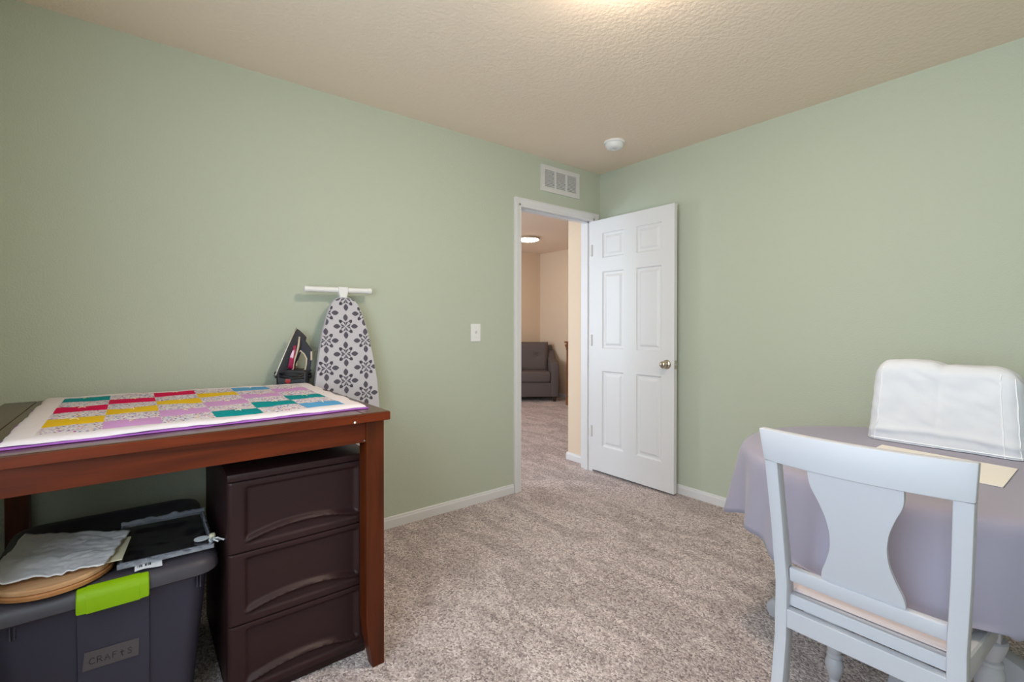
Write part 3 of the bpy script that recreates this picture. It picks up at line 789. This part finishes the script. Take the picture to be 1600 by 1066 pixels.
for ch in 'CRAFtS':
    wd, hg = .0125, .017
    for st in GL[ch]:
        tx.tube([lbl(u + x * wd, -.010 + y * hg, .0011) for x, y in st], .0008, 5)
    u += .0158
obj('lettering', tx, 'ink', tote)

# wrapped black board on the lid
wb = thing('wrapped_art_board', 'black board wrapped in clear plastic lying on the tote lid', 'board', (.75, -2.95, BZ))
wc = [Vector((.560, -3.055)), Vector((.575, -2.822)), Vector((.915, -2.830)), Vector((.905, -3.058))]
def wq(u, v): return wc[0].lerp(wc[1], u).lerp(wc[3].lerp(wc[2], u), v)
def wslab(z0, z1, e):
    P = [wq(u, v) for u, v in ((e, e), (1 - e, e), (1 - e, 1 - e), (e, 1 - e))]
    return MB().loft([[(p.x, p.y, z0) for p in P], [(p.x, p.y, z1) for p in P]])
obj('panel', wslab(BZ + .001, BZ + .012, .06), 'blackboard', wb)
obj('rim', MB().tube([(*wq(u, v), BZ + .017) for u, v in ((.03, .03), (.97, .03), (.97, .97), (.03, .97))], .0045, 6, True), 'filmedge', wb)
obj('film', MB().grid(lambda a, d: (*wq(a, d), BZ + .0225 - .006 * math.sin(math.pi * a) * math.sin(math.pi * d) + .002 * noise.noise(Vector((a * 7, d * 7, 1)))), 16, 16), 'film', wb, 180)
def crump(u0, v0, u1, v1, wdt, hgt, sd):
    def f(a, d):
        u_, v_ = u0 + (u1 - u0) * a, v0 + (v1 - v0) * a
        nu, nv = -(v1 - v0), (u1 - u0)
        k = (d - .5) * wdt * 3.2
        p = wq(u_ + nu * k + .012 * noise.noise(Vector((a * 12, d * 4, sd))), v_ + nv * k)
        z = BZ + .014 + hgt * math.sin(math.pi * d) * (.6 + .6 * noise.noise(Vector((a * 9, d * 2, sd + 3)))) + .004 * noise.noise(Vector((a * 40, d * 9, sd)))
        return (p.x, p.y, max(BZ + .002, z))
    return MB().grid(f, 40, 6)
obj('film_fold', crump(0, 0.02, 1, 0.02, .028, .026, 2.0), 'filmedge', wb, 180)
obj('film_fold', crump(.97, 0, .99, 1, .02, .020, 5.0), 'filmedge', wb, 180)
obj('film_fold', crump(0.0, 1.01, 1, 1.0, .024, .012, 8.0), 'filmedge', wb, 180)
p0 = wq(.30, 1.02)
tg = obj('price_tag', MB().grid(lambda a, d: (p0.x - .004 + .028 * d, p0.y - .03 + .062 * a, BZ + .013 - .008 * d + .002 * math.sin(a * 5)), 6, 4), 'barcode', wb)
for k in range(9):
    y = p0.y - .024 + k * .0034
    obj('barcode_line', MB().data([(p0.x, y, BZ + .0137), (p0.x, y + .0012 + .0008 * (k % 3), BZ + .0137), (p0.x + .014, y + .0012 + .0008 * (k % 3), BZ + .0098), (p0.x + .014, y, BZ + .0098)], [(0, 1, 2, 3)]), 'ink', tg)
ptg = wq(.93, .86)
obj('hang_tag', MB().lathe([(.020, 0), (.020, .0012), (0, .0014)], (ptg.x, ptg.y - .012, BZ + .026), 20), 'barcode', wb)
obj('cork_stopper', MB().lathe([(.008, 0), (.009, .010), (.007, .016), (0, .016)], (ptg.x + .005, ptg.y + .016, BZ + .020), 12), 'card', wb)
tw = MB()
for k in range(7):
    a = k * .9
    tw.tube([(ptg.x + .012, ptg.y + .01, BZ + .022), (ptg.x + .026 + .01 * math.cos(a), ptg.y + .018 + .012 * math.sin(a), BZ + .027 + .004 * math.sin(a * 2)), (ptg.x + .022 + .02 * math.cos(a), ptg.y + .028 + .02 * math.sin(a), BZ + .016 + .006 * math.cos(a))], .0022, 5)
obj('raffia_bow', tw, 'barcode', wb)

# round wooden board and the tissue envelope on it
rc = (.838, -3.19)
rb = thing('round_wooden_board', 'round pale wooden board lying on the tote lid under tissue paper', 'board', (rc[0], rc[1], BZ))
obj('rim', MB().lathe([(.116, .001), (.124, .005), (.125, .013), (.122, .0165), (0, .0165)], (rc[0], rc[1], BZ), 56), 'plydark', rb, 35)
obj('disc', MB().lathe([(.118, .0165), (.1205, .019), (.120, .026), (.116, .029), (0, .029)], (rc[0], rc[1], BZ), 56), 'ply', rb, 35)
cq = [(.705, -3.11), (.728, -3.028), (.895, -3.047), (.890, -3.14)]
cd = tag(obj('cream_card', MB().loft([[(x, y, BZ + .030) for x, y in cq], [(x, y, BZ + .033) for x, y in cq]]), 'card', None), 'cream card under the tissue paper on the tote', 'card')
ts = [Vector((.53, -3.285)), Vector((.70, -3.030)), Vector((.93, -3.085)), Vector((.885, -3.33))]
def tis(a, d):
    p = ts[0].lerp(ts[1], a).lerp(ts[3].lerp(ts[2], a), d)
    w = .006 * noise.noise(Vector((a * 5, d * 5, 2)))
    z = BZ + .040 + .006 * noise.noise(Vector((a * 4, d * 4, 7))) + .0035 * noise.noise(Vector((a * 16 + d * 8, d * 16 - a * 6, 3)))
    if d > .8: z += .0022 * math.sin(a * 37 + 3 * math.sin(a * 9)) * (d - .8) * 5
    return (p.x + w, p.y + w, z)
to = obj('tissue_envelope', MB().grid(tis, 44, 44), 'tissue', None, 180)
tag(to, 'crinkled white tissue paper envelope on the round wooden board', 'paper')
s_ = to.modifiers.new('thickness', 'SOLIDIFY'); s_.thickness = .003; s_.offset = -1

# ------------------------------------------------------------------ round pedestal table with grey cloth
CX, CY, TR, TT = 2.25, -.965, .535, .742
rt = thing('round_table', 'white round pedestal table under the grey cloth', 'table', (CX, CY, 0))
obj('table_top', MB().lathe([(0, TT - .034), (TR - .03, TT - .034), (TR - .006, TT - .028), (TR, TT - .018), (TR - .004, TT - .006), (TR - .012, TT - .002), (0, TT - .002)], (CX, CY, 0), 64), 'chairwhite', rt, 40)
obj('pedestal', MB().lathe([(.09, .16), (.095, .2), (.06, .24), (.05, .3), (.075, .4), (.08, .46), (.055, .52), (.045, .58), (.07, .62), (.12, .66), (.13, TT - .034)], (CX, CY, 0), 32), 'chairwhite', rt, 40)
for k in range(4):
    a = math.pi + k * math.pi / 2
    ca, sa = math.cos(a), math.sin(a)
    prof = [(.05, .24), (.12, .235), (.22, .19), (.33, .12), (.42, .085), (.47, .078), (.492, .055), (.495, .03), (.482, .006), (.455, 0), (.40, .02), (.30, .05), (.18, .10), (.05, .13)]
    mb = MB()
    mb.loft([[(CX + r * ca - w * sa, CY + r * sa + w * ca, z) for r, z in prof] for w in (-.032, .032)])
    bmesh.ops.bevel(mb.bm, geom=[e for e in mb.bm.edges if len(e.link_faces) == 2 and e.calc_face_angle(0) > 1.0], offset=.008, segments=2, profile=.5, affect='EDGES')
    obj('foot', mb, 'chairwhite', rt, 40)

def fold(a):
    return .55 * math.sin(9 * a + .6) + .40 * math.sin(14 * a + 2.1) + .30 * math.sin(21 * a + .3)
NA = 240
cl = MB(); rings = []
prof = [(0.02, 0, 0), (.15, 0, 0), (.30, 0, 0), (.42, 0, 0), (.50, 0, 0), (.530, .001, .01), (.541, .005, .03), (.548, .014, .06), (.552, .03, .12)]
for r, dz, s in prof: rings.append((r, TT + .002 - dz, s))
DROP = .265
for k in range(1, 13):
    t = k / 12
    rings.append((.552 + .012 * t, TT + .002 - .03 - (DROP - .03) * t, .12 + .88 * t))
V = []
for i, (r, z, s) in enumerate(rings):
    for k in range(NA):
        a = 2 * math.pi * k / NA
        f = fold(a)
        rr = r + s * (.014 + .034 * f) if s > 0 else r
        zz = z
        if s > .11: zz += (s ** 1.5) * (.022 * math.cos(4 * a + .2) * -1 - .014 * f)
        if s == 0: zz += .0012 * noise.noise(Vector((r * math.cos(a) * 6, r * math.sin(a) * 6, 5)))
        px_, py_ = CX + rr * math.cos(a), CY + rr * math.sin(a)
        if py_ < -1.22 and 2.02 < px_ < 2.49: zz = max(zz, .489 + .0004 * i)      # the hem rests on the chair seat
        V.append((px_, py_, zz))
F = [tuple(range(NA))]
for i in range(len(rings) - 1):
    for k in range(NA):
        F.append((i * NA + k, i * NA + (k + 1) % NA, (i + 1) * NA + (k + 1) % NA, (i + 1) * NA + k))
cl.data(V, F)
tc_ = obj('tablecloth', cl, 'cloth', None, 180, recalc=True)
tag(tc_, 'grey linen tablecloth draped over the round table', 'tablecloth')
s_ = tc_.modifiers.new('thickness', 'SOLIDIFY'); s_.thickness = .0018; s_.offset = 1

CT = TT + .0045     # cloth surface height
# cream paper on the cloth
pq_ = [(2.105, -.858), (2.452, -.895), (2.446, -1.165), (2.10, -1.13)]
tag(obj('cream_paper_sheet', MB().loft([[(x, y, CT + .0005) for x, y in pq_], [(x, y, CT + .003) for x, y in pq_]]), 'paper', None), 'cream paper sheet lying on the grey tablecloth', 'paper')

# sewing machine cover
sc = thing('sewing_machine_cover', 'white cotton sewing machine cover standing on the grey tablecloth', 'cover', (2.25, -.66, CT))
SX0, SX1, SY0, SY1, SZ = 2.035, 2.462, -.752, -.575, .305
def cov(p):
    """p in the unit cube surface -> soft draped box"""
    x, y, z = p
    hgt = SZ
    tx_ = x
    top = hgt + .006 * math.exp(-((x - .28) / .14) ** 2) - .006 * math.exp(-((x - .50) / .035) ** 2) - .008 * max(0, min(1, (x - .44) / .1)) - .030 * max(0, (x - .80) / .2) ** 2 - .022 * max(0, (.12 - x) / .12) ** 1.5
    zz = z * top
    fl = (1 - z) ** 2
    X = SX0 + (SX1 - SX0) * x + (x - .5) * .022 * fl + (.5 - x) * .02 * z
    Y = SY0 + (SY1 - SY0) * y + (y - .5) * .022 * fl + (.5 - y) * .045 * z
    n1 = noise.noise(Vector((x * 5, y * 4, z * 4)))
    n2 = noise.noise(Vector((x * 11 + z * 5, y * 9, z * 9)))
    crease = math.exp(-((z - .12 - .10 * x * (1 - x) * 2) / .035) ** 2)
    Y += (.006 * n1 + .003 * n2 - (.007 * crease if y < .5 else 0)) 
    if y < .3:
        Y += .004 * math.exp(-((x - .475) / .014) ** 2) * max(0, min(1, (z - .15) / .2)) * max(0, min(1, (.85 - z) / .1))
        Y += .005 * math.exp(-((z - .88 + .45 * (x - .24)) / .03) ** 2) * max(0, 1 - abs(x - .35) / .13)
    X += .003 * n2
    zz += (.004 * n1 + .002 * n2) * z
    return (X, Y, CT + .002 + zz)
t = bmesh.new(); bmesh.ops.create_cube(t, size=1)
bmesh.ops.bevel(t, geom=[e for e in t.edges if not (e.verts[0].co.z < 0 and e.verts[1].co.z < 0)], offset=.11, segments=5, profile=.5, affect='EDGES')
bmesh.ops.delete(t, geom=[f for f in t.faces if all(v.co.z < -.499 for v in f.verts)], context='FACES')
me = bpy.data.meshes.new('sewing_cover_cage'); t.to_mesh(me); t.free()
t = bmesh.new(); 
# a regular grid box instead of the bevelled cage: rounded super-box
def superbox(nx, ny, nz):
    V = {}; Fq = []
    def key(i, j, k): return (i, j, k)
    def add(i, j, k):
        if (i, j, k) not in V: V[(i, j, k)] = len(V)
        return V[(i, j, k)]
    for i in range(nx):
        for j in range(ny): Fq.append([add(i, j, nz), add(i + 1, j, nz), add(i + 1, j + 1, nz), add(i, j + 1, nz)])
        for k in range(nz):
            Fq.append([add(i, 0, k), add(i + 1, 0, k), add(i + 1, 0, k + 1), add(i, 0, k + 1)])
            Fq.append([add(i + 1, ny, k), add(i, ny, k), add(i, ny, k + 1), add(i + 1, ny, k + 1)])
    for j in range(ny):
        for k in range(nz):
            Fq.append([add(0, j + 1, k), add(0, j, k), add(0, j, k + 1), add(0, j + 1, k + 1)])
            Fq.append([add(nx, j, k), add(nx, j + 1, k), add(nx, j + 1, k + 1), add(nx, j, k + 1)])
    P = []
    for (i, j, k) in V:
        P.append((i / nx, j / ny, k / nz))
    return P, Fq
t.free(); bpy.data.meshes.remove(me)
P, Fq = superbox(64, 26, 44)
def rnd(p, rx=.10, ry=.30, rz=.13):
    x, y, z = p
    # pull box corners in so edges are rounded
    dx = max(0, rx - x) - max(0, x - (1 - rx)); dy = max(0, ry - y) - max(0, y - (1 - ry)); dz = -max(0, z - (1 - rz))
    ax, ay, az_ = abs(dx) / rx, abs(dy) / ry, abs(dz) / rz
    l = math.sqrt(ax * ax + ay * ay + az_ * az_)
    if l > 1:
        m_ = max(ax, ay, az_); s = m_ / l
        bx_ = x + dx; by_ = y + dy; bz_ = z + dz
        x = bx_ - dx * s; y = by_ - dy * s; z = bz_ - dz * s
    return (x, y, z)
obj('cover_body', MB().data([cov(rnd(p)) for p in P], Fq), 'cover', sc, 180, recalc=True)
for xx in (.075, .865, .96):
    obj('seam', MB().tube([Vector(cov(rnd((xx, 0, z / 20)))) + Vector((0, -.0006, 0)) for z in range(0, 20)], .0015, 6), 'seam', sc, 90)
obj('hem', MB().tube([Vector(cov(rnd((x / 30, 0, .025)))) + Vector((0, -.0008, 0)) for x in range(1, 30)], .0022, 6), 'seam', sc, 90)

# ------------------------------------------------------------------ white dining chair
ch = thing('dining_chair', 'white wooden dining chair with vase shaped splat pulled up to the round table', 'chair', (2.26, -1.46, 0))
XC = 2.2555
def bow(x, base, amp=.030): return base - amp * max(0, 1 - ((x - XC) / .205) ** 2)
def post(xs_, side):
    # (z, y_back, x0, x1)
    L_ = [(0, -1.765, *xs_[0]), (.10, -1.735, *xs_[0]), (.25, -1.692, *xs_[1]), (.36, -1.672, *xs_[1]), (.50, -1.668, *xs_[1]), (.66, -1.682, *xs_[2]), (.832, -1.708, *xs_[3])]
    rr = []
    for z, y, a, b_ in L_:
        d = .046 if z < .6 else .036
        rr.append([(a, y, z), (b_, y, z), (b_, y + d, z), (a, y + d, z)])
    mb = MB(); mb.loft(rr)
    bmesh.ops.bevel(mb.bm, geom=[e for e in mb.bm.edges if abs((e.verts[0].co - e.verts[1].co).normalized().z) > .7], offset=.004, segments=2, profile=.5, affect='EDGES')
    obj('rear_leg_post', mb, 'chairwhite', ch, 30)
post([(2.066, 2.096), (2.066, 2.096), (2.060, 2.090), (2.054, 2.086)], -1)
post([(2.410, 2.443), (2.410, 2.443), (2.418, 2.451), (2.424, 2.458)], 1)
def bent(x0a, x1a, x0b, x1b, za, zb, ya, yb, th, amp=.030, n=24):
    """board curved in plan: bottom edge za (x0a..x1a, y ya), top edge zb"""
    rr = []
    for k in range(n + 1):
        u = k / n
        xa, xb = x0a + (x1a - x0a) * u, x0b + (x1b - x0b) * u
        rr.append([(xa, bow(xa, ya, amp), za), (xa, bow(xa, ya, amp) + th, za), (xb, bow(xb, yb, amp) + th, zb), (xb, bow(xb, yb, amp), zb)])
    mb = MB(); mb.loft(rr)
    bmesh.ops.bevel(mb.bm, geom=[e for e in mb.bm.edges if len(e.link_faces) == 2 and e.calc_face_angle(0) > .9], offset=.004, segments=2, profile=.5, affect='EDGES')
    return mb
obj('crest_rail', bent(2.052, 2.459, 2.037, 2.463, .832, .914, -1.706, -1.704, .026), 'chairwhite', ch, 30)
obj('lower_rail', bent(2.096, 2.411, 2.096, 2.411, .509, .546, -1.652, -1.655, .022, .006), 'chairwhite', ch, 30)
# vase splat
lp_ = [(.545, .084), (.565, .084), (.60, .070), (.64, .058), (.68, .056), (.72, .062), (.76, .076), (.785, .088), (.80, .093), (.832, .094)]
spm = MB()
NS, NX = 36, 12
def hwid(z):
    for (a, wa), (b_, wb_) in zip(lp_, lp_[1:]):
        if a <= z <= b_:
            t_ = (z - a) / (b_ - a); return wa + (wb_ - wa) * t_
    return lp_[-1][1]
def smw(z): return sum(hwid(min(.832, max(.545, z + d))) for d in (-.012, -.006, 0, .006, .012)) / 5
rr = []
for k in range(NS + 1):
    z = .54 + (.838 - .54) * k / NS
    yb_ = -1.652 + (-1.706 + 1.652) * (z - .54) / .298
    w = smw(z); c_ = XC; am = .006 + .024 * (z - .54) / .298
    fr0 = [(c_ - w + 2 * w * i / NX, bow(c_ - w + 2 * w * i / NX, yb_, am) + .006, z) for i in range(NX + 1)]
    rr.append(fr0 + [(x, y + .012, zz) for x, y, zz in fr0[::-1]])
obj('splat', spm.loft(rr), 'chairwhite', ch, 40)
# seat frame
bk_, ft_ = -1.655, -1.235
def seat_out(ins, n=8):
    P = [(2.075 + ins, bk_ + .006 + ins), (2.436 - ins, bk_ + .006 + ins)]
    r = .05
    for cx_, a0 in ((2.470 - ins - r, 0), (2.042 + ins + r, 90)):
        for k in range(n + 1):
            a = math.radians(a0 + 90 * k / n); P.append((cx_ + r * math.cos(a), ft_ - ins - r + r * math.sin(a)))
    return P
so = seat_out(0); si = seat_out(.035)
obj('seat_frame', MB().loft([[(x, y, .442) for x, y in so], [(x, y, .466) for x, y in seat_out(.001)], [(x, y, .470) for x, y in seat_out(.005)], [(x, y, .470) for x, y in si]], True), 'chairwhite', ch, 40)
cu = []
for ins, z in ((.028, .468), (.022, .474), (.024, .479), (.036, .4825), (.08, .4845), (.14, .485)): cu.append([(x, y, z) for x, y in seat_out(ins)])
obj('cushion', MB().loft(cu), 'cushion', ch, 60)
obj('back_apron', MB().box((2.094, bk_ - .012, .388), (2.412, bk_ + .012, .437), .002), 'chairwhite', ch)
def slab4(P, z0, z1): return MB().loft([[(x, y, z0) for x, y in P], [(x, y, z1) for x, y in P]])
obj('side_apron', slab4([(2.082, -1.625), (2.100, -1.625), (2.078, -1.27), (2.060, -1.27)], .388, .4405), 'chairwhite', ch)
obj('side_apron', slab4([(2.428, -1.625), (2.410, -1.625), (2.434, -1.27), (2.452, -1.27)], .388, .4405), 'chairwhite', ch)
obj('front_apron', box((2.075, -1.262, .388), (2.437, -1.244, .4405)), 'chairwhite', ch)
for lx_ in (2.082, 2.432):
    obj('front_leg', MB().lathe([(.014, 0), (.017, .01), (.0185, .03), (.014, .05), (.013, .06), (.019, .07), (.024, .09), (.0255, .105), (.022, .12), (.017, .127), (.021, .131), (.021, .137), (.017, .141), (.020, .15), (.025, .20), (.030, .26), (.031, .285), (.026, .297), (.022, .302), (.028, .306), (.028, .314), (.022, .318), (.026, .325), (.036, .36), (.037, .37), (.033, .374)], (lx_, -1.266, 0), 28), 'chairwhite', ch, 35)
    obj('leg_block', box((lx_ - .024, -1.290, .372), (lx_ + .024, -1.246, .4405), .003), 'chairwhite', ch)

# ------------------------------------------------------------------ loft: armchair and newel post
AX, AY1 = -2.86, 2.285
ac = thing('armchair', 'dark grey upholstered armchair with tufted back seen through the doorway', 'armchair', (-3.15, 1.83, 0))
aw, W_ = .125, .92
AY0 = AY1 - W_ - .0
obj('seat_base', box((-3.50, AY0 + .02, .075), (AX - .012, AY1 - .02, .30), .012), 'sofa', ac, 40)
obj('seat_cushion', box((-3.38, AY0 + aw + .003, .30), (AX + .01, AY1 - aw - .003, .47), .035, 4), 'sofa', ac, 50)
bc = MB()
def bcf(a, d):
    y = AY0 + aw - .01 + (W_ - 2 * aw + .02) * a; z = .44 + .48 * d
    e = min(a, 1 - a, d, 1 - d)
    x = -3.16 - .10 * d - .06 * max(0, 1 - e / .12) ** 2
    for (ta, td) in ((.27, .55), (.73, .55)):
        x -= .03 * math.exp(-(((a - ta) / .07) ** 2 + ((d - td) / .07) ** 2))
    return (x, y, z)
bc.grid(bcf, 40, 30)
bcu = obj('back_cushion', bc, 'sofa', ac, 180)
s_ = bcu.modifiers.new('thickness', 'SOLIDIFY'); s_.thickness = .12; s_.offset = -1
for ta in (.27, .73):
    p = bcf(ta, .55)
    obj('tuft_button', MB().lathe([(.014, 0), (.011, .006), (0, .008)], (p[0] + .002, p[1], p[2]), 14, 'x', 1), 'sofa', bcu, 60)
obj('back_frame', MB().prism([(-3.52, .075), (-3.38, .075), (-3.40, .84), (-3.44, .87), (-3.50, .86)], 'y', AY0 + .03, AY1 - .03, .01), 'sofa', ac, 40)
for y0 in (AY0, AY1 - aw):
    obj('arm', MB().prism([(-3.52, .075), (AX, .075), (AX + .004, .52), (AX - .02, .60), (AX - .07, .625), (-3.25, .66), (-3.38, .78), (-3.47, .80), (-3.52, .76)], 'y', y0, y0 + aw, .022), 'sofa', ac, 40)
for x in (-3.46, AX - .075):
    for y in (AY0 + .03, AY1 - .095):
        obj('foot', MB().loft([[(x + .012, y + .012, 0), (x + .053, y + .012, 0), (x + .053, y + .053, 0), (x + .012, y + .053, 0)], [(x, y, .08), (x + .065, y, .08), (x + .065, y + .065, .08), (x, y + .065, .08)]]), 'sofaleg', ac)

ac.rotation_euler.z = -0.62
_rc = Matrix.Rotation(-0.62, 2) @ Vector((AX + 3.15, AY1 - 1.83))
ac.location = (-2.70 - _rc.x, 2.155 - _rc.y, 0)

nw = thing('newel_post', 'brown wooden newel post standing in the loft beside the armchair', 'post', (-2.352, 2.098, 0))
nx_, ny_ = -2.352, 2.098
obj('shaft', box((nx_ - .065, ny_ - .065, 0), (nx_ + .065, ny_ + .065, .86), .006), 'newel', nw)
obj('base_block', box((nx_ - .072, ny_ - .072, 0), (nx_ + .072, ny_ + .072, .12), .006), 'newel', nw)
for k, (e, z0, z1) in enumerate(((.072, .83, .85), (.076, .86, .885), (.082, .885, .91), (.088, .93, .955))):
    obj('cap_moulding', box((nx_ - e, ny_ - e, z0), (nx_ + e, ny_ + e, z1), .004), 'newel', nw)
obj('cap_neck', box((nx_ - .065, ny_ - .065, .84), (nx_ + .065, ny_ + .065, .935)), 'newel', nw)
obj('railing', MB().box((nx_ + .065, ny_ - .03, .82), (-.37, ny_ + .03, .88), .008), 'newel', nw)
